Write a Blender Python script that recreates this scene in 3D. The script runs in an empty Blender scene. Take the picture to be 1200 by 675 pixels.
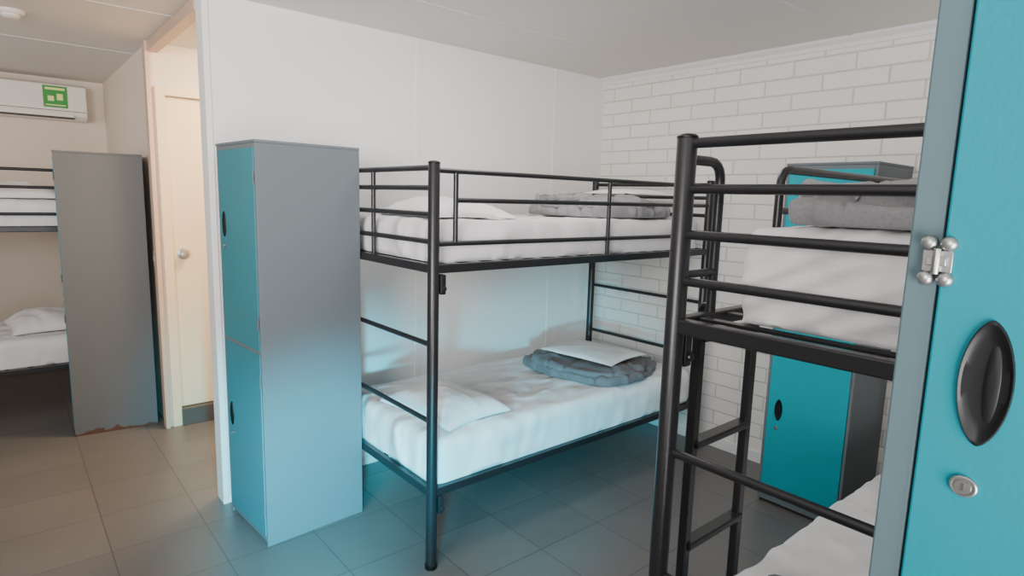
import bpy, bmesh, math
from mathutils import Vector, Matrix, noise
from mathutils.bvhtree import BVHTree
scene = bpy.context.scene
COL = scene.collection

# ---------------------------------------------------------------- materials
def lin(c):
    c = c/255.0
    return c/12.92 if c <= .04045 else ((c+.055)/1.055)**2.4
def rgb(r, g, b): return (lin(r), lin(g), lin(b), 1)

def new_mat(name):
    m = bpy.data.materials.new(name); m.use_nodes = True
    nt = m.node_tree
    return m, nt, nt.nodes['Principled BSDF']

def paint(name, col, rough=.5, metal=0, var=.06, scale=3.0, bump=0.0, bscale=60, spec=.5):
    m, nt, b = new_mat(name)
    N, L = nt.nodes, nt.links
    tc = N.new('ShaderNodeTexCoord')
    nz = N.new('ShaderNodeTexNoise'); nz.inputs['Scale'].default_value = scale; nz.inputs['Detail'].default_value = 4
    L.new(tc.outputs['Object'], nz.inputs['Vector'])
    mix = N.new('ShaderNodeMix'); mix.data_type = 'RGBA'
    mix.inputs[6].default_value = tuple(max(0, c*(1-var)) for c in col[:3])+(1,)
    mix.inputs[7].default_value = tuple(min(1, c*(1+var)) for c in col[:3])+(1,)
    L.new(nz.outputs['Fac'], mix.inputs[0]); L.new(mix.outputs[2], b.inputs['Base Color'])
    b.inputs['Roughness'].default_value = rough; b.inputs['Metallic'].default_value = metal
    b.inputs['Specular IOR Level'].default_value = spec
    if bump > 0:
        n2 = N.new('ShaderNodeTexNoise'); n2.inputs['Scale'].default_value = bscale; n2.inputs['Detail'].default_value = 3
        L.new(tc.outputs['Object'], n2.inputs['Vector'])
        bp = N.new('ShaderNodeBump'); bp.inputs['Strength'].default_value = bump; bp.inputs['Distance'].default_value = .01
        L.new(n2.outputs['Fac'], bp.inputs['Height']); L.new(bp.outputs['Normal'], b.inputs['Normal'])
    return m

M_wall = paint('white_painted_wall', rgb(238, 236, 234), .6, var=.02, scale=1.2, bump=.05, bscale=40)
M_ceil = paint('ceiling_paint', rgb(222, 217, 213), .8, var=.02, scale=1.0)
M_warmwall = paint('warm_white_wall', rgb(224, 210, 196), .65, var=.03, scale=1.2)
M_cream = paint('cream_door_paint', rgb(236, 214, 180), .45, var=.03, scale=2)
M_trim = paint('tan_trim_paint', rgb(204, 176, 156), .5, var=.05, scale=4)
M_whitetrim = paint('white_trim_paint', rgb(230, 230, 231), .5, var=.02)
M_black = paint('black_powder_coat', rgb(42, 41, 44), .34, metal=.3, var=.15, scale=8, bump=.03, bscale=250, spec=.6)
M_teal = paint('teal_powder_coat', rgb(0, 158, 172), .45, var=.05, scale=5, bump=.03, bscale=200, spec=.25)
M_teal_mute = paint('muted_teal_powder_coat', rgb(56, 126, 138), .45, var=.05, scale=5, bump=.03, bscale=200, spec=.3)
M_teal_shade = paint('teal_powder_coat_shaded', rgb(0, 120, 134), .5, var=.05, scale=5, bump=.03, bscale=200, spec=.2)  # locker teal with shade put into the colour, offsets strong light up close
M_plastic = paint('black_plastic', rgb(16, 17, 20), .42, var=.1, spec=.35)
M_chrome = paint('brushed_chrome', rgb(165, 165, 164), .35, metal=.9, var=.08, scale=30)
M_acwhite = paint('white_ac_plastic', rgb(230, 224, 216), .4, var=.01)
M_green = paint('green_sticker', rgb(50, 145, 60), .5, var=.15, scale=30)
M_stwhite = paint('sticker_white', rgb(225, 235, 150), .5, var=.03)
M_step = paint('dark_step_tile', rgb(78, 72, 68), .45, var=.1, scale=8)
M_slot = paint('dark_slot', rgb(60, 58, 56), .6, var=.05)

def fabric(name, col, var=.05, scale=9, wr=3.0, bs=.35, dist=.03, fine=400):
    m = paint(name, col, .9, var=var, scale=scale, spec=.15)
    nt = m.node_tree; N, L = nt.nodes, nt.links; b = N['Principled BSDF']
    b.inputs['Sheen Weight'].default_value = .1
    tc = N.new('ShaderNodeTexCoord')
    mp = N.new('ShaderNodeMapping'); mp.inputs['Rotation'].default_value = (0, 0, .5); mp.inputs['Scale'].default_value = (1, 2.2, 1.3)
    L.new(tc.outputs['Object'], mp.inputs['Vector'])
    n0 = N.new('ShaderNodeTexNoise'); n0.inputs['Scale'].default_value = 2.0; L.new(mp.outputs[0], n0.inputs['Vector'])
    add = N.new('ShaderNodeVectorMath'); add.operation = 'MULTIPLY_ADD'; add.inputs[1].default_value = (.5, .5, .5)
    L.new(n0.outputs['Color'], add.inputs[0]); L.new(mp.outputs[0], add.inputs[2])
    rg = N.new('ShaderNodeTexNoise'); rg.noise_type = 'RIDGED_MULTIFRACTAL'
    rg.inputs['Scale'].default_value = wr; rg.inputs['Detail'].default_value = 3; rg.inputs['Roughness'].default_value = .45
    L.new(add.outputs[0], rg.inputs['Vector'])
    bp = N.new('ShaderNodeBump'); bp.inputs['Strength'].default_value = bs; bp.inputs['Distance'].default_value = dist
    L.new(rg.outputs['Fac'], bp.inputs['Height'])
    fn = N.new('ShaderNodeTexNoise'); fn.inputs['Scale'].default_value = fine; L.new(tc.outputs['Object'], fn.inputs['Vector'])
    b2 = N.new('ShaderNodeBump'); b2.inputs['Strength'].default_value = .15; b2.inputs['Distance'].default_value = .003
    L.new(fn.outputs['Fac'], b2.inputs['Height']); L.new(bp.outputs['Normal'], b2.inputs['Normal']); L.new(b2.outputs['Normal'], b.inputs['Normal'])
    return m
M_sheet = fabric('white_sheet_cotton', rgb(232, 230, 231), .03, 6, 2.8, 1.0, .06)
M_pillow = fabric('pillowcase_cotton', rgb(238, 236, 236), .03, 6, 3, .4, .03)

def blanket_mat(name, stripe, col):
    m = fabric(name, col, .25, 150, 3, .7, .06)
    if stripe:
        nt = m.node_tree; N, L = nt.nodes, nt.links
        b = N['Principled BSDF']
        src = b.inputs['Base Color'].links[0].from_socket
        tc = N.new('ShaderNodeTexCoord'); w = N.new('ShaderNodeTexWave'); w.inputs['Scale'].default_value = 4
        w.inputs['Distortion'].default_value = .8; w.bands_direction = 'X'
        L.new(tc.outputs['Object'], w.inputs['Vector'])
        r = N.new('ShaderNodeValToRGB'); r.color_ramp.elements[0].position = .86; r.color_ramp.elements[1].position = .93
        L.new(w.outputs['Fac'], r.inputs[0])
        mx = N.new('ShaderNodeMix'); mx.data_type = 'RGBA'; mx.inputs[7].default_value = rgb(175, 174, 176)
        L.new(r.outputs[0], mx.inputs[0]); L.new(src, mx.inputs[6]); L.new(mx.outputs[2], b.inputs['Base Color'])
    return m
M_blanket = blanket_mat('heather_grey_blanket', False, rgb(110, 108, 111))
M_blanket_l = blanket_mat('light_heather_grey_blanket', False, rgb(142, 140, 143))
M_blanket_s = blanket_mat('striped_grey_blanket', True, rgb(112, 110, 113))

def locker_grey():
    m = paint('grey_powder_coat_rusted', rgb(100, 102, 104), .55, var=.02, scale=2, bump=.02, bscale=200, spec=.2)
    nt = m.node_tree; N, L = nt.nodes, nt.links; b = N['Principled BSDF']
    src = b.inputs['Base Color'].links[0].from_socket
    tc = N.new('ShaderNodeTexCoord'); sp = N.new('ShaderNodeSeparateXYZ'); L.new(tc.outputs['Object'], sp.inputs[0])
    nz = N.new('ShaderNodeTexNoise'); nz.inputs['Scale'].default_value = 14; nz.inputs['Detail'].default_value = 5
    L.new(tc.outputs['Object'], nz.inputs['Vector'])
    mul = N.new('ShaderNodeMath'); mul.operation = 'MULTIPLY_ADD'; mul.inputs[1].default_value = .10; mul.inputs[2].default_value = -.032
    L.new(nz.outputs['Fac'], mul.inputs[0])
    lt = N.new('ShaderNodeMath'); lt.operation = 'LESS_THAN'
    L.new(sp.outputs['Z'], lt.inputs[0]); L.new(mul.outputs[0], lt.inputs[1])
    mx = N.new('ShaderNodeMix'); mx.data_type = 'RGBA'; mx.inputs[7].default_value = rgb(92, 64, 50)
    L.new(lt.outputs[0], mx.inputs[0]); L.new(src, mx.inputs[6]); L.new(mx.outputs[2], b.inputs['Base Color'])
    return m
M_grey_rust = locker_grey()
M_grey = paint('grey_powder_coat', rgb(106, 114, 119), .5, var=.02, scale=4, bump=.03, bscale=200, spec=.25)
M_grey_shade = paint('grey_powder_coat_shaded', rgb(78, 98, 104), .5, var=.04, scale=4, bump=.03, bscale=200, spec=.25)  # darker copy of the locker grey, shading of the near frame in the colour

def brick_mat(name, ax, bw, rh, off, c1, c2, cm, mortar, rough, bump, shift=(0, 0), smooth=.1, rvar=0, dist=.006):
    m, nt, b = new_mat(name); N, L = nt.nodes, nt.links
    tc = N.new('ShaderNodeTexCoord'); sp = N.new('ShaderNodeSeparateXYZ'); L.new(tc.outputs['Object'], sp.inputs[0])
    cb = N.new('ShaderNodeCombineXYZ')
    a0 = N.new('ShaderNodeMath'); a0.operation = 'ADD'; a0.inputs[1].default_value = shift[0]
    a1 = N.new('ShaderNodeMath'); a1.operation = 'ADD'; a1.inputs[1].default_value = shift[1]
    L.new(sp.outputs[ax[0]], a0.inputs[0]); L.new(sp.outputs[ax[1]], a1.inputs[0])
    L.new(a0.outputs[0], cb.inputs[0]); L.new(a1.outputs[0], cb.inputs[1])
    br = N.new('ShaderNodeTexBrick'); br.offset = off; br.squash = 1
    br.inputs['Scale'].default_value = 1; br.inputs['Brick Width'].default_value = bw; br.inputs['Row Height'].default_value = rh
    br.inputs['Mortar Size'].default_value = mortar; br.inputs['Mortar Smooth'].default_value = smooth
    br.inputs['Color1'].default_value = c1; br.inputs['Color2'].default_value = c2; br.inputs['Mortar'].default_value = cm
    L.new(cb.outputs[0], br.inputs['Vector'])
    nz = N.new('ShaderNodeTexNoise'); nz.inputs['Scale'].default_value = 2.5; nz.inputs['Detail'].default_value = 6
    L.new(tc.outputs['Object'], nz.inputs['Vector'])
    mx = N.new('ShaderNodeMix'); mx.data_type = 'RGBA'; mx.blend_type = 'MULTIPLY'; mx.inputs[0].default_value = 1
    mr = N.new('ShaderNodeMapRange'); mr.inputs[3].default_value = 1-rvar; mr.inputs[4].default_value = 1+rvar
    L.new(nz.outputs['Fac'], mr.inputs[0])
    L.new(br.outputs['Color'], mx.inputs[6]); L.new(mr.outputs[0], mx.inputs[7])
    L.new(mx.outputs[2], b.inputs['Base Color'])
    b.inputs['Roughness'].default_value = rough
    bp = N.new('ShaderNodeBump'); bp.inputs['Strength'].default_value = bump; bp.inputs['Distance'].default_value = dist; bp.invert = True
    L.new(br.outputs['Fac'], bp.inputs['Height']); L.new(bp.outputs['Normal'], b.inputs['Normal'])
    return m
M_brick = brick_mat('painted_white_brick', ('Y', 'Z'), .33, .090, .5, rgb(236, 233, 228), rgb(231, 228, 223), rgb(206, 202, 197), .006, .6, .6, (.1, .03), .6, .02, .005)
M_tile = brick_mat('grey_floor_tile', ('X', 'Y'), .38, .38, 0, rgb(116, 112, 110), rgb(108, 105, 104), rgb(90, 87, 85), .003, .38, .25, (-.27+.38*20, .38*20+.05), .1, .14, .003)

# ---------------------------------------------------------------- mesh helpers
def finish(name, bm, mat, parent=None, loc=(0, 0, 0), smooth=True, bevel=0, label=None, cat=None, kind=None, group=None, angle=40):
    bmesh.ops.recalc_face_normals(bm, faces=bm.faces)
    me = bpy.data.meshes.new(name); bm.to_mesh(me); bm.free()
    if isinstance(mat, (list, tuple)):
        for q in mat: me.materials.append(q)
    else: me.materials.append(mat)
    if smooth:
        for p in me.polygons: p.use_smooth = True
        me.set_sharp_from_angle(angle=math.radians(angle))
    o = bpy.data.objects.new(name, me); COL.objects.link(o); o.location = loc
    if parent: o.parent = parent
    if bevel:
        md = o.modifiers.new('bevel', 'BEVEL'); md.width = bevel; md.segments = 2; md.limit_method = 'ANGLE'
    tag(o, label, cat, kind, group)
    return o
def tag(o, label=None, cat=None, kind=None, group=None):
    if label: o['label'] = label
    if cat: o['category'] = cat
    if kind: o['kind'] = kind
    if group: o['group'] = group
def empty(name, loc, label, cat, group=None):
    o = bpy.data.objects.new(name, None); o.empty_display_size = .1; COL.objects.link(o); o.location = loc
    tag(o, label, cat, None, group); return o
def box(bm, x0, x1, y0, y1, z0, z1, mi=0):
    v = [bm.verts.new(p) for p in ((x0,y0,z0),(x1,y0,z0),(x1,y1,z0),(x0,y1,z0),(x0,y0,z1),(x1,y0,z1),(x1,y1,z1),(x0,y1,z1))]
    for f in ((0,3,2,1),(4,5,6,7),(0,1,5,4),(1,2,6,5),(2,3,7,6),(3,0,4,7)):
        bm.faces.new([v[i] for i in f]).material_index = mi
def rounded(pts, rad, n=5):
    out = [Vector(pts[0])]
    for i in range(1, len(pts)-1):
        p = Vector(pts[i]); a = (Vector(pts[i-1])-p); b = (Vector(pts[i+1])-p)
        r = min(rad, a.length*.49, b.length*.49); a.normalize(); b.normalize()
        s, e = p+a*r, p+b*r
        for k in range(n+1):
            t = k/n; out.append(s*(1-t)**2+p*2*t*(1-t)+e*t*t)
    out.append(Vector(pts[-1])); return out
def tube(bm, pts, r, seg=12, rad=0):
    pts = rounded(pts, rad) if rad else [Vector(p) for p in pts]
    rings = []; d0 = (pts[1]-pts[0]).normalized()
    up = Vector((0, 0, 1)) if abs(d0.z) < .9 else Vector((1, 0, 0))
    nrm = d0.cross(up).normalized()
    for i, p in enumerate(pts):
        if i == 0: d = pts[1]-pts[0]
        elif i == len(pts)-1: d = pts[-1]-pts[-2]
        else: d = pts[i+1]-pts[i-1]
        d.normalize(); nrm = (nrm-d*nrm.dot(d)).normalized(); bn = d.cross(nrm)
        rings.append([bm.verts.new(p+nrm*r*math.cos(2*math.pi*k/seg)+bn*r*math.sin(2*math.pi*k/seg)) for k in range(seg)])
    for a, b in zip(rings, rings[1:]):
        for k in range(seg):
            bm.faces.new((a[k], a[(k+1) % seg], b[(k+1) % seg], b[k]))
    bm.faces.new(rings[0]); bm.faces.new(rings[-1])
def lathe(bm, prof, c, axis='x', sy=1, sz=1, seg=24, point=0):
    rings = []
    for r, h in prof:
        ring = []
        for k in range(seg):
            a = 2*math.pi*k/seg; ca = math.cos(a)
            if point: ca = math.copysign(abs(ca)**(1+point), ca)
            u, v = r*ca*sy, r*math.sin(a)*sz
            p = {'x': (h, u, v), 'z': (u, v, h), 'y': (u, h, v)}[axis]
            ring.append(bm.verts.new((c[0]+p[0], c[1]+p[1], c[2]+p[2])))
        rings.append(ring)
    for a, b in zip(rings, rings[1:]):
        for k in range(seg): bm.faces.new((a[k], a[(k+1) % seg], b[(k+1) % seg], b[k]))
    bm.faces.new(rings[0]); bm.faces.new(rings[-1])
def soft_box(bm, c, half, r, res=.035, disp=None, rot=0, corner=0, flat=False):
    a, b, h = half; c = Vector(c); R = Matrix.Rotation(rot, 3, 'Z')
    tmp = {}
    def V(p):
        key = tuple(round(x, 5) for x in p)
        if key in tmp: return tmp[key]
        P = Vector(p); zlo = -h if flat else -h+min(r, h)
        q = Vector((max(-a+r, min(a-r, P.x)), max(-b+r, min(b-r, P.y)), max(zlo, min(h-min(r, h), P.z))))
        d = P-q; n = d.normalized() if d.length > 1e-6 else Vector((0, 0, 1))
        rr = Vector((r, r, min(r, h)))
        P2 = q+Vector((n.x*rr.x, n.y*rr.y, n.z*rr.z)) if d.length > 1e-6 else P
        bottom = flat and P.z <= -h+1e-5
        if bottom and not (abs(P.x) >= a-1e-5 or abs(P.y) >= b-1e-5):
            P2 = q+(d if d.length < r else n*r)
        if corner:
            k = 1-corner*(abs(P2.x/a)*abs(P2.y/b))**1.5; P2 = Vector((P2.x*k, P2.y*k, P2.z))
        if disp and not bottom: P2 = P2+disp(P2, n)
        v = bm.verts.new(c+R @ P2); tmp[key] = v; return v
    def grid(o, u, v, nu, nv):
        for i in range(nu):
            for j in range(nv):
                ps = [o+u*(s/nu)+v*(t/nv) for s, t in ((i, j), (i+1, j), (i+1, j+1), (i, j+1))]
                bm.faces.new([V(p) for p in ps])
    X, Y, Z = Vector((2*a, 0, 0)), Vector((0, 2*b, 0)), Vector((0, 0, 2*h)); o = Vector((-a, -b, -h))
    nx, ny, nz = [max(4, int(round(2*k/res))) for k in (a, b, h)]
    grid(o, X, Y, nx, ny); grid(o+Z, X, Y, nx, ny); grid(o, X, Z, nx, nz); grid(o+Y, X, Z, nx, nz); grid(o, Y, Z, ny, nz); grid(o+X, Y, Z, ny, nz)

# ---------------------------------------------------------------- room
H = 2.48; YW = 3.14; XB = 3.51; XP = .775; YP = 4.44; YA = 6.52
def struct(name, boxes, mat, bevel=0, label=None):
    bm = bmesh.new()
    for b in boxes: box(bm, *b)
    return finish(name, bm, mat, smooth=False, bevel=bevel, kind='structure', label=label)
struct('floor', [(-2.6, XB+.1, -1.8, YA+.1, -.1, 0)], M_tile, label='grey square ceramic floor tiles')
struct('ceiling', [(-2.6, XB+.1, -1.8, YA+.1, H, H+.1)], M_ceil, label='white flat ceiling panels')
struct('wall_back', [(XP, XB, YW, YW+.1, 0, H)], M_wall, label='white painted panel wall')
struct('wall_right', [(XB, XB+.1, -1.8, YW+.1, 0, H)], M_brick, label='white painted brick wall')
struct('wall_far', [(-2.6, XP+.1, YA, YA+.1, 0, H)], M_warmwall, label='warm white wall of the adjoining bay')
struct('wall_partition', [(XP, XP+.07, YP, YA, 0, H)], M_warmwall, label='white partition wall beside the doorway')
DX0, DX1, DZ0, DZ1 = .85, 1.60, .12, 2.17
struct('wall_passage', [(XP+.07, DX0, YP, YP+.09, 0, H), (DX1, 2.4, YP, YP+.09, 0, H), (DX0, DX1, YP, YP+.09, DZ1, H)], M_warmwall, label='cream wall of the passage')
struct('wall_passage_end', [(2.4, 2.5, YW+.1, YP+.09, 0, H)], M_warmwall)
struct('trim_1', [(XP-.006, XP+.022, YW-.005, YW+.105, 0, H)], M_wall, .002, 'white corner edging of wall end')
struct('trim_2', [(XP-.025, XP+.0, YP-.03, YP+.05, 0, H)], M_trim, .002, 'tan timber edging strip')
struct('trim_3', [(XP-.01, XP+.05, YW+.112, YP-.001, H-.06, H-.001)], M_trim, .002, 'tan ceiling batten over the passage opening')
struct('trim_4', [(DX0-.055, DX0, YP-.02, YP, 0, DZ1+.05), (DX1, DX1+.055, YP-.02, YP, 0, DZ1+.05), (DX0, DX1, YP-.02, YP, DZ1, DZ1+.05)], M_cream, .003, 'cream door frame')
struct('trim_5', [(DX0, DX1, YP-.035, YP+.09, 0, DZ0)], M_step, .003, 'dark tiled door step')
struct('trim_6', [(1.895, 1.925, YW-.004, YW, 0, H-.001), (3.0, 3.03, YW-.004, YW, 0, H-.001)], M_wall, .001, 'thin wall panel cover strips')
struct('trim_7', [(XP+.03, XB-.05, 2.55, 2.57, H-.003, H), (-2.5, XB-.05, 1.40, 1.42, H-.003, H), (-2.5, XP, 3.7, 3.72, H-.003, H), (-2.5, XP, 4.9, 4.92, H-.003, H)], M_ceil, .001, 'thin ceiling panel cover strips')
bm = bmesh.new()
pr = [(0, 0), (-.05, 0), (-.042, -.012), (-.018, -.03), (-.012, -.05), (0, -.05)]
rs = [[bm.verts.new((XB+p[0], y, H+p[1])) for p in pr] for y in (-1.8, YW)]
for i in range(len(pr)): bm.faces.new((rs[0][i], rs[0][(i+1) % 6], rs[1][(i+1) % 6], rs[1][i]))
finish('trim_8', bm, M_whitetrim, smooth=False, kind='structure', label='white cornice moulding')
struct('baseboard_right', [(XB-.012, XB, -1.8, YW, 0, .07)], M_whitetrim, .002)
struct('baseboard_back', [(XP+.03, XB-.012, YW-.01, YW, 0, .05)], M_whitetrim, .002)
bm = bmesh.new(); box(bm, DX0+.003, DX1-.003, YP+.015, YP+.055, DZ0+.004, DZ1-.003)
d = finish('door_1', bm, M_cream, bevel=.002, smooth=False, kind='structure', label='cream flush interior door with round knob')
bm = bmesh.new(); lathe(bm, [(.034, 0), (.036, -.004), (.014, -.01), (.014, -.02), (.027, -.026), (.030, -.036), (.024, -.044), (.008, -.047)], (.915, YP+.015, 1.165), 'y')
finish('knob', bm, M_chrome, parent=d, label='round brass-silver door knob')
sw = empty('light_switch', (XP, YP+.12, 1.12), 'small white wall switch beside the passage opening', 'light switch')
bm = bmesh.new(); box(bm, -.008, 0, 0, .07, -.05, .06); finish('plate', bm, M_acwhite, sw, bevel=.002, smooth=False)
bm = bmesh.new(); box(bm, -.012, -.008, .026, .044, -.01, .02); finish('rocker', bm, M_acwhite, sw, bevel=.001, smooth=False)
po = empty('power_outlet', (XB, 2.86, .93), 'small white double power outlet on the brick wall', 'power outlet')
bm = bmesh.new(); box(bm, -.010, 0, -.058, .058, -.036, .036); finish('plate', bm, M_acwhite, po, bevel=.003, smooth=False)
for yy in (-.03, .03):
    bm = bmesh.new(); box(bm, -.013, -.010, yy-.007, yy+.007, .008, .024); finish('rocker', bm, M_whitetrim, po, bevel=.001, smooth=False)
    bm = bmesh.new(); box(bm, -.0106, -.010, yy-.010, yy-.007, -.012, -.002); finish('socket', bm, M_slot, po, smooth=False)
sd = empty('smoke_detector', (.12, 4.21, H), 'round white smoke detector on the ceiling', 'smoke detector')
bm = bmesh.new(); lathe(bm, [(.062, 0), (.062, -.012), (.055, -.02), (.02, -.021)], (0, 0, 0), 'z', seg=32); finish('base', bm, M_acwhite, sd)
bm = bmesh.new(); lathe(bm, [(.04, -.018), (.042, -.03), (.03, -.04), (.01, -.042)], (0, 0, 0), 'z', seg=32); finish('cover', bm, M_acwhite, sd)

# air conditioner
ac = empty('air_conditioner', (-.20, YA, 2.13), 'white wall-mounted split air conditioner with green energy sticker', 'air conditioner')
bm = bmesh.new()
prof = [(0, 0), (-.15, 0), (-.2, .03), (-.21, .07), (-.205, .27), (-.17, .285), (0, .285)]
rs = [[bm.verts.new((x, p[0], p[1])) for p in prof] for x in (0, .83)]
for i in range(len(prof)): bm.faces.new((rs[0][i], rs[0][(i+1) % 7], rs[1][(i+1) % 7], rs[1][i]))
bm.faces.new(rs[0]); bm.faces.new(rs[1])
finish('housing', bm, M_acwhite, ac, bevel=.008, smooth=False)
bm = bmesh.new(); box(bm, .04, .74, -.2, -.14, .008, .02); finish('air_outlet', bm, M_slot, ac, smooth=False)
bm = bmesh.new(); box(bm, .04, .74, -.214, -.19, .02, .05); finish('louvre_flap', bm, M_acwhite, ac, bevel=.004, smooth=False)
bm = bmesh.new(); box(bm, .01, .82, -.213, -.2085, .066, .07); finish('panel_seam', bm, M_slot, ac, smooth=False)
bm = bmesh.new(); box(bm, .54, .70, -.2115, -.208, .09, .26)
box(bm, .555, .685, -.2125, -.2115, .228, .246, 1); box(bm, .57, .61, -.2125, -.2115, .14, .18, 1); box(bm, .555, .685, -.2125, -.2115, .105, .113, 1)
box(bm, .63, .67, -.2125, -.2115, .15, .2, 1)
finish('energy_sticker', bm, [M_green, M_stwhite], ac, smooth=False, label='green energy rating sticker')

# ---------------------------------------------------------------- lockers
def locker(loc, label, body_mat=M_grey, teal=M_teal, hasp=False, rotz=0, LH=1.8, t=.014, LW=.42, LD=.45):
    e = empty('locker', loc, label, 'locker', 'teal and grey metal lockers')
    e.rotation_euler.z = math.radians(rotz)
    bm = bmesh.new()
    box(bm, 0, LD, 0, t, 0, LH-.012); box(bm, 0, LD, LW-t, LW, 0, LH-.012)
    box(bm, LD-.004, LD, t, LW-t, 0, LH-.012); box(bm, -.004, LD, -.002, LW+.002, LH-.012, LH)
    box(bm, 0, LD-.004, t, LW-t, LH-.034, LH-.012); box(bm, .0, LD-.004, t, LW-t, .885, .905); box(bm, .0, LD-.004, t, LW-t, .02, .048)
    finish('body', bm, body_mat, e, bevel=.0025, smooth=False, label='grey powder-coated steel carcass')
    for z0, z1, hz in ((.903, LH-.032, 1.437), (.046, .887, .53)):
        bm = bmesh.new()
        box(bm, -.003, .016, t+.002, LW-t-.002, z0, z1)
        d = finish('door', bm, teal, e, bevel=.002, smooth=False, label='teal steel locker door')
        hy = LW-.074
        bm = bmesh.new()
        lathe(bm, [(1, -.003), (1, -.0055), (.97, -.0066), (.93, -.0064), (.85, -.0045), (.6, -.0038), (.3, -.0035)], (0, hy, hz), 'x', .0205, .058, 48, .22)
        finish('handle', bm, M_plastic, d, label='black oval recessed handle')
        bm = bmesh.new()
        lathe(bm, [(1, -.0038), (1, -.0044), (.8, -.005), (.3, -.0052)], (0, hy-.005, hz), 'x', .006, .036, 24)
        finish('grip', bm, M_plastic, d)
        ly = hy+.005; lz = hz-.099
        bm = bmesh.new()
        lathe(bm, [(.0105, -.003), (.0105, -.0055), (.0095, -.0065), (.0085, -.0065), (.008, -.0055), (.0065, -.0055), (.006, -.0068), (.002, -.0069)], (0, ly, lz), 'x', 1.05, .95, 28)
        finish('lock', bm, M_chrome, d, label='chrome cam lock')
        bm = bmesh.new(); box(bm, -.0074, -.0066, ly-.001, ly+.001, lz-.0035, lz+.0035)
        finish('keyhole', bm, M_slot, d, smooth=False)
        for zz in (z0+.12, z1-.12):
            bm = bmesh.new(); tube(bm, [(-.004, t+.001, zz-.025), (-.004, t+.001, zz+.025)], .003, 10)
            finish('hinge', bm, body_mat, d)
    if hasp:
        bm = bmesh.new(); zc = 1.543; yc = LW-t+.001
        box(bm, -.0055, -.003, yc-.012, yc-.0015, zc-.010, zc+.010); box(bm, -.0055, -.0005, yc+.0015, yc+.012, zc-.010, zc+.010)
        for sy in (-1, 1):
            for sz in (-1, 1):
                lathe(bm, [(.0068, -.0005 if sy > 0 else -.003), (.007, -.006), (.0062, -.0085), (.004, -.0105), (.001, -.011)], (0, yc+sy*.0078, zc+sz*.0165), 'x', seg=20)
        tube(bm, [(-.0085, yc, zc-.012), (-.0085, yc, zc+.012)], .0034, 12)
        box(bm, -.0095, -.005, yc-.008, yc+.008, zc-.004, zc+.004)
        finish('hasp', bm, M_chrome, e, bevel=.0006, label='chrome hasp latch with four round studs')
    return e
locker((.818, 2.615, 0), 'grey and muted teal two-door steel locker standing against the white wall', M_grey, M_teal_mute, rotz=4, LW=.445, LD=.48)
locker((.667, .198-.42, 0), 'tall teal-door steel locker with chrome hasp and oval black handle', M_grey_shade, M_teal_shade, hasp=True, LH=1.95, t=.027)
locker((3.05, 1.06, 0), 'teal two-door steel locker standing against the white brick wall')
locker((.268, 4.60, 0), 'dark grey steel locker with rusted bottom edge beside the doorway', M_grey_rust, rotz=-6.0, LD=.46)

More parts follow.
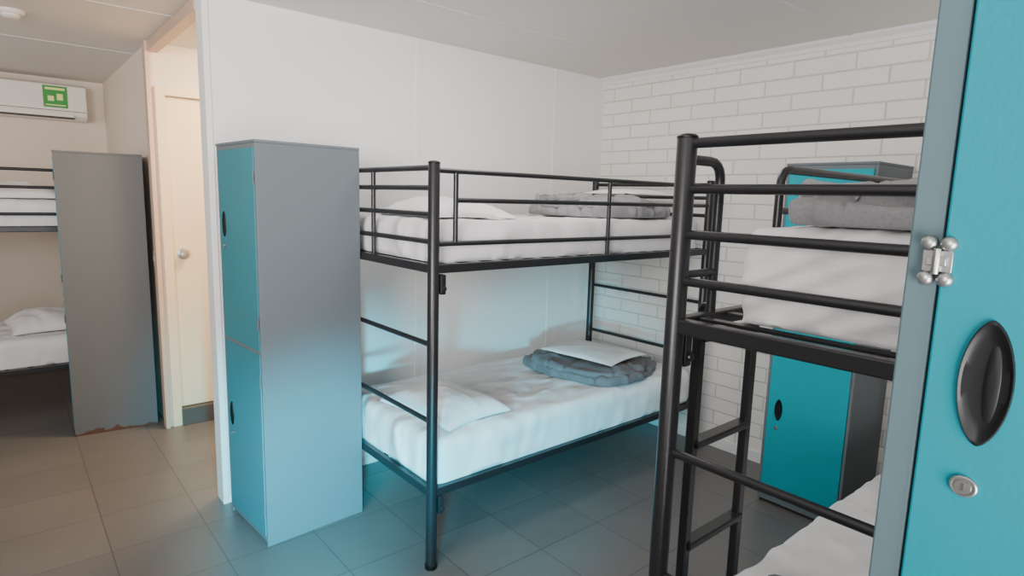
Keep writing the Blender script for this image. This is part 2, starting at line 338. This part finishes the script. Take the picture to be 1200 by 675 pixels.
# ---------------------------------------------------------------- bunk beds
BL, BW = 1.955, .92
def bunk(loc, s, label, ladder):
    e = empty('bunk_bed', loc, label, 'bunk bed', 'black steel bunk beds')
    PR = .0235
    PZ = 1.74 if ladder else 1.72
    def part(name, bm, lab=None, bevel=0, sm=True, parent=None):
        return finish(name, bm, M_black, parent or e, smooth=sm, bevel=bevel, label=lab)
    for px in (0, BL):
        for py in (0, BW*s):
            bm = bmesh.new(); lathe(bm, [(PR-.002, .012), (PR, .014), (PR, PZ-.002), (PR-.001, PZ)], (px, py, 0), 'z', seg=24)
            part('post', bm)
            bm = bmesh.new(); lathe(bm, [(PR+.002, 0), (PR+.003, .003), (PR+.003, .02), (PR, .022)], (px, py, 0), 'z', seg=24)
            finish('foot_cap', bm, M_plastic, e, label='black plastic foot of the post')
            bm = bmesh.new(); lathe(bm, [(PR+.0005, PZ-.004), (PR+.001, PZ-.003), (PR+.001, PZ+.001), (PR-.004, PZ+.005), (PR-.014, PZ+.007)], (px, py, 0), 'z', seg=24)
            finish('end_cap', bm, M_plastic, e, label='black plastic cap on the post')
    for px in (0, BL):
        for z, r in ((1.725 if ladder else 1.70, .012), (1.622, .011), (1.517, .011), (1.408, .011), (.985, .011), (.655, .011)):
            bm = bmesh.new(); tube(bm, [(px, 0, z), (px, BW*s, z)], r); part('end_rail', bm)
    for z in (1.30, .345):
        bm = bmesh.new()
        box(bm, 0, BL, -.015, .015, z-.018, z+.018)
        box(bm, 0, BL, BW*s-.015, BW*s+.015, z-.018, z+.018)
        box(bm, -.015, .015, min(0, BW*s), max(0, BW*s), z-.018, z+.018); box(bm, BL-.015, BL+.015, min(0, BW*s), max(0, BW*s), z-.018, z+.018)
        part('bed_frame', bm, 'black rectangular steel side frame', .004, False)
        bm = bmesh.new()
        n = 15
        for i in range(n):
            x = .09+(BL-.18)*i/(n-1); box(bm, x-.014, x+.014, min(0, BW*s)+.016, max(0, BW*s)-.016, z+.004, z+.012)
        box(bm, .02, BL-.02, BW*s*.5-.012, BW*s*.5+.012, z-.006, z+.005)
        part('slat_base', bm, 'steel slat mattress base', .001, False)
    for z in (1.25, .30):
        bm = bmesh.new()
        box(bm, .024, .05, -.02, .02, z-.055, z+.026); lathe(bm, [(.011, 0), (.011, .012), (.006, .014)], (.037, -.03, z-.03), 'y', seg=14)
        part('bracket', bm, bevel=.004, sm=False)
    def guard(yy, xs, xe, rstart, rend, zt=1.69):
        bm = bmesh.new()
        if rstart: tube(bm, [(xs, yy, 1.30), (xs, yy, zt), (xe, yy, zt)], .012, rad=.05)
        elif rend: tube(bm, [(xs, yy, zt), (xe, yy, zt), (xe, yy, 1.30)], .012, rad=.05)
        part('guard_rail', bm)
    back = BW*s
    bm = bmesh.new(); tube(bm, [(0, back, 1.40), (BL, back, 1.40)], .010); part('guard_rail', bm)
    if ladder:
        guard(0, 0, .15, False, True); guard(0, .46, BL, True, False)
        for z in (1.575, 1.42):
            bm = bmesh.new(); tube(bm, [(.46, 0, z), (BL, 0, z)], .010); part('guard_rail', bm)
        bm = bmesh.new(); tube(bm, [(0, 0, 1.42), (.15, 0, 1.42)], .010); part('guard_rail', bm)
        bm = bmesh.new(); tube(bm, [(1.2, 0, 1.30), (1.2, 0, 1.69)], .010); part('guard_upright', bm)
        lad = bpy.data.objects.new('ladder', None); COL.objects.link(lad); lad.parent = e; lad['label'] = 'black steel ladder with flat rungs'
        yl = -.035*s
        for lx in (.165, .445):
            bm = bmesh.new(); box(bm, lx-.015, lx+.015, yl-.012, yl+.012, 0.0, 1.28)
            part('stringer', bm, bevel=.004, sm=False, parent=lad)
            bm = bmesh.new(); tube(bm, [(lx, yl, 1.27), (lx, yl, 1.33), (lx, 0.0, 1.33)], .008, rad=.02)
            part('hook', bm, parent=lad)
        for z in (1.24, .945, .65, .355, .1):
            bm = bmesh.new(); box(bm, .165, .445, yl-.02, yl+.02, z-.010, z+.010); part('rung', bm, bevel=.004, sm=False, parent=lad)
    else:
        for z, x0 in ((1.69, 0), (1.575, .105), (1.40, 0)):
            bm = bmesh.new(); tube(bm, [(x0, 0, z), (BL, 0, z)], .0105); part('guard_rail', bm)
        for x, z0 in ((.105, 1.40), (1.045, 1.30)):
            bm = bmesh.new(); tube(bm, [(x, 0, z0), (x, 0, 1.69)], .0105); part('guard_upright', bm)
        bm = bmesh.new(); tube(bm, [(0, BW*s*.55, 1.30), (0, BW*s*.55, 1.70)], .0105); part('guard_upright', bm)
    return e
def copy_tree(o, loc, label):
    c = o.copy(); COL.objects.link(c); c.location = loc; c['label'] = label
    def rec(src, dst):
        for ch in src.children:
            k = ch.copy(); COL.objects.link(k); k.parent = dst; rec(ch, k)
    rec(o, c); return c
B1 = (1.315, 2.04, 0); B2 = (1.22, .83, 0); B3 = (-1.27, 5.12, 0)
b1 = bunk(B1, 1, 'black steel bunk bed with guard rails along the white wall', False)
b2 = bunk(B2, -1, 'black steel bunk bed with side ladder and rounded guard rails', True)
bpy.context.view_layer.update()
copy_tree(b1, B3, 'black steel bunk bed in the adjoining bay behind a locker')

# ---------------------------------------------------------------- bedding
def mdisp(seed, amp=.006):
    def f(P, n):
        q = Vector((P.x*2.2, P.y*3.0, P.z*2))+Vector((seed*7.1, seed, 0))
        a = noise.fractal(q, 1.0, 2.0, 3)*amp
        side = max(abs(n.x), abs(n.y))
        w = abs(noise.noise(Vector((P.x*11+seed, P.y*11, P.z*3))))*.012*side
        w2 = max(0, 1-abs(noise.noise(Vector((P.x*3+P.y*2+seed, P.y*5-P.x, seed))))*8)*.005*max(0, n.z)
        w3 = max(0, 1-abs(noise.noise(Vector((P.x*4-P.y*3+seed*2, P.y*4+P.x*2, seed*3))))*10)*.004*max(0, n.z)
        k = 1 if n.z > -.3 else 0
        return n*(a+w+w2+w3)*k
    return f
def mattress(x0, x1, y0, y1, z0, z1, seed, label, amp=.004, fn=None, res=.025, r=.045):
    bm = bmesh.new()
    soft_box(bm, (0, 0, (z1-z0)/2), ((x1-x0)/2, (y1-y0)/2, (z1-z0)/2), r, res, fn or mdisp(seed, amp), flat=True)
    return finish('mattress', bm, M_sheet, loc=((x0+x1)/2, (y0+y1)/2, z0), label=label, cat='mattress', group='bunk mattresses', angle=80)
ml = 'mattress in a white fitted sheet on a %s bunk'
zb = (.365, 1.320)
m1 = mattress(1.332, 3.235, 2.048, 2.93, zb[0], .565, 1, ml % 'lower', res=.02, r=.055)
m2 = mattress(1.345, 3.235, 2.07, 2.93, zb[1], 1.49, 2, ml % 'upper')
m3 = mattress(1.26, 3.13, -.055, .78, zb[0], .56, 3, ml % 'lower', amp=.014, res=.018)
def loose(P, n):
    base = mdisp(4, .014)(P, n)
    if n.z < -.3: return base
    t = P.y*1.0+(P.z)*2.2
    fold = 0
    for k, (c0, wd, am) in enumerate(((-.25, .05, .02), (-.08, .035, .016), (.06, .06, .024), (.2, .03, .016), (.32, .05, .022), (.42, .03, .016))):
        tt = t+noise.noise(Vector((P.y*4, P.z*6, k*3.7)))*.07-c0
        fold += am*math.exp(-(tt/wd)**2)
    bulge = .02*max(0, -n.x)*(1-min(1, abs(P.z)/.12)**2)
    soft = -.014*max(0, (P.y-.15))/.25*max(0, P.z)/.1
    return base+Vector((-fold*max(0, -n.x)-bulge, 0, soft))
m4 = mattress(1.30, 3.13, -.055, .72, zb[1], 1.55, 4, 'mattress in a loosely tucked white sheet on an upper bunk', fn=loose, res=.012, r=.04)
m5 = mattress(-1.24, .65, 5.15, 6.01, zb[0], .555, 5, ml % 'lower')
m6 = mattress(-1.24, .65, 5.15, 6.01, zb[1], 1.49, 6, ml % 'upper')

def settle(o, target, keep=.035):
    """Drape a soft object's vertices onto the surface of the thing it rests on."""
    bpy.context.view_layer.update()
    mw = target.matrix_world; vs = [mw @ v.co for v in target.data.vertices]
    bvh = BVHTree.FromPolygons(vs, [tuple(p.vertices) for p in target.data.polygons])
    M = o.matrix_world; Mi = M.inverted(); R = [(0, 0), (.03, 0), (-.03, 0), (0, .03), (0, -.03)]
    W = [M @ v.co for v in o.data.vertices]; zmin = min(w.z for w in W)
    H0 = []
    for w in W:
        best = -9
        for dx, dy in R:
            hit = bvh.ray_cast(Vector((w.x+dx, w.y+dy, 3 if w.z > 1.2 else 1.15)), Vector((0, 0, -1)))
            if hit[0] is not None: best = max(best, hit[0].z)
        H0.append(best)
    top = max(H0)
    for v, w, h in zip(o.data.vertices, W, H0):
        h = max(h, top-keep)
        v.co = Mi @ Vector((w.x, w.y, h+.001+w.z-zmin))
def pillow(c, a, b, h, rot, seed, label, on, keep=.004):
    bm = bmesh.new(); nx, ny = 34, 28
    def P(i, j, top):
        u = -1+2*i/nx; v = -1+2*j/ny
        t = ((1-abs(u)**2.6)*(1-abs(v)**2.6))**.55
        x = a*u*(1-.07*(1-v*v)); y = b*v*(1-.09*(1-u*u))
        n = noise.fractal(Vector((x*7+seed*3, y*7, seed)), 1, 2, 3)*.13*h
        n += max(0, 1-6*abs(noise.noise(Vector((x*5+seed, y*5+x*4, seed)))))*.10*h*min(1, t*2)
        z = h*t+n*(t**.5) if top else -h*.08*t
        return Vector((x, y, z+h*.08))
    T = [[bm.verts.new(P(i, j, True)) for j in range(ny+1)] for i in range(nx+1)]
    B = [[T[i][j] if i in (0, nx) or j in (0, ny) else bm.verts.new(P(i, j, False)) for j in range(ny+1)] for i in range(nx+1)]
    for i in range(nx):
        for j in range(ny):
            bm.faces.new((T[i][j], T[i+1][j], T[i+1][j+1], T[i][j+1])); bm.faces.new((B[i][j], B[i][j+1], B[i+1][j+1], B[i+1][j]))
    o = finish('pillow', bm, M_pillow, loc=c, label=label, cat='pillow', group='white pillows', angle=120)
    o.rotation_euler = (0, 0, math.radians(rot)); settle(o, on, keep); return o
pillow((1.60, 2.37, .57), .205, .275, .085, 6, 1, 'white pillow lying at the end of a lower bunk', m1)
pillow((1.61, 2.42, 1.505), .22, .31, .08, -4, 2, 'white pillow lying at the end of an upper bunk', m2)
pillow((.22, 5.57, .57), .24, .30, .11, 5, 3, 'white pillow on a lower bunk beside the locker', m5)
pillow((.1, 5.52, 1.505), .26, .30, .10, 0, 4, 'white pillow on an upper bunk beside the locker', m6)

def bdisp(seed, amp=.026):
    def f(P, n):
        q = Vector((P.x*3+seed*5, P.y*3, P.z*4+seed))
        a = noise.fractal(q, 1.0, 2.0, 3)*amp
        r = max(0, 1-5*abs(noise.noise(Vector((P.x*5+P.y*2+seed, P.y*6-P.x*2, seed*2)))))*amp*.6
        r -= max(0, 1-9*abs(noise.noise(Vector((P.x*3-P.y*4+seed*3, P.y*5+P.x*3, seed)))))*amp*.6
        return Vector((n.x, n.y, n.z if n.z > 0 else 0))*(a+r)
    return f
def blanket(c, parts, seed, label, on, mat=None, rot=0, corner=.22, keep=.003, amp=.02):
    bm = bmesh.new()
    for i, (off, half, r, ro) in enumerate(parts):
        soft_box(bm, off, half, r, .014, bdisp(seed+i*3.3, amp), ro, corner)
    o = finish('blanket', bm, mat or M_blanket, loc=c, label=label, cat='blanket', group='folded grey blankets', angle=120)
    o.rotation_euler.z = math.radians(rot)
    settle(o, on, keep); return o
k1 = blanket((2.73, 2.44, .575), [((0, 0, .022), (.36, .38, .022), .021, 0), ((-.04, -.02, .050), (.30, .33, .018), .017, .12)], 1, 'crumpled heather grey blanket bundled on a lower bunk', m1, rot=8, amp=.026)
k2 = blanket((2.76, 2.47, 1.508), [((0, 0, .026), (.38, .38, .026), .025, 0), ((-.03, .01, .066), (.34, .35, .024), .023, .06), ((-.10, .03, .098), (.22, .28, .018), .017, .16)], 2, 'crumpled light grey blanket folded in layers on an upper bunk', m2, M_blanket_l, amp=.03)
pillow((2.72, 2.43, .70), .20, .27, .03, 8, 7, 'flat white pillow resting on a grey blanket', k1)
pillow((2.92, 2.40, 1.63), .14, .25, .03, -5, 8, 'flat white pillow resting on a grey blanket', k2)
blanket((1.585, .32, 1.56), [((0, 0, .028), (.315, .345, .028), .027, .02), ((.01, -.005, .072), (.295, .33, .032), .031, -.03)], 4, 'thick crumpled light grey blanket on an upper bunk with ladder', m4, M_blanket_l, corner=.10, keep=.012, amp=.036)
blanket((1.43, .50, .58), [((0, 0, .018), (.13, .19, .018), .017, .03), ((-.02, .01, .038), (.10, .15, .015), .014, -.06)], 6, 'striped grey blanket folded on a lower bunk', m3, M_blanket_s)
pillow((2.2, .25, 1.575), .2, .3, .10, 3, 9, 'white pillow behind a folded grey blanket', m4)

# ---------------------------------------------------------------- camera
f = 708.0
A = Vector((846, -82, f)).normalized()
Bv = Vector((-605, -122, f)); Bv = (Bv-A*Bv.dot(A)).normalized()
U = A.cross(Bv)
cam = bpy.data.cameras.new('camera'); co = bpy.data.objects.new('camera', cam); COL.objects.link(co)
right = Vector((A.x, Bv.x, U.x)); down = Vector((A.y, Bv.y, U.y)); fwd = Vector((A.z, Bv.z, U.z))
m = Matrix.Identity(4)
for i in range(3):
    m[i][0] = right[i]; m[i][1] = -down[i]; m[i][2] = -fwd[i]
m[0][3], m[1][3], m[2][3] = 0, 0, 1.59
co.matrix_world = m
cam.sensor_width = 36; cam.lens = f/1200*36; cam.clip_start = .02
scene.camera = co

# ---------------------------------------------------------------- lights
w = bpy.data.worlds.new('world'); scene.world = w; w.use_nodes = True
bg = w.node_tree.nodes['Background']; bg.inputs[0].default_value = (1, .97, .95, 1); bg.inputs[1].default_value = .22
def aim(o, loc, target):
    o.location = loc; o.rotation_euler = (Vector(target)-Vector(loc)).to_track_quat('-Z', 'Y').to_euler()
def area(name, loc, target, size, power, col, sy=None, spread=180):
    l = bpy.data.lights.new(name, 'AREA'); l.energy = power; l.color = col; l.size = size
    l.spread = math.radians(spread)
    if sy: l.shape = 'RECTANGLE'; l.size_y = sy
    o = bpy.data.objects.new(name, l); COL.objects.link(o); aim(o, loc, target)
    return o
def spot(name, loc, target, angle, power, col, radius=.12):
    l = bpy.data.lights.new(name, 'SPOT'); l.energy = power; l.color = col; l.spot_size = math.radians(angle); l.spot_blend = 1; l.shadow_soft_size = radius
    o = bpy.data.objects.new(name, l); COL.objects.link(o); aim(o, loc, target)
    return o
area('daylight', (-1.5, .2, 1.9), (1.2, 2.9, 2.2), 1.4, 54, (1, .97, .94), .9, 105)
area('upward_fill', (.1, -1.2, 1.1), (1.5, 1.0, 2.48), 1.4, 52, (1, .97, .95), spread=110)  # added fill aimed upward to brighten the ceiling, not a real source
spot('teal_bounce', (.30, .85, .60), (1.06, 2.64, .24), 46, 860, (.0, .50, .68), .08)
spot('teal_bounce_bed', (.15, .5, .80), (1.85, 2.06, .40), 34, 560, (.0, .66, .9), .08)
area('passage_light', (1.5, 3.8, 2.4), (1.2, 4.2, .8), .4, 40, (1, .74, .46))
area('overhead_fill', (1.9, 1.9, 2.44), (2.2, 1.9, 0), .7, 14, (1, .97, .94))  # added fill for back locker, brick wall and bunk tops, no fitting there
area('far_bay_light', (-1.6, 4.2, 1.9), (.3, 6.0, 2.0), 1.0, 11, (1, .90, .82), spread=120)
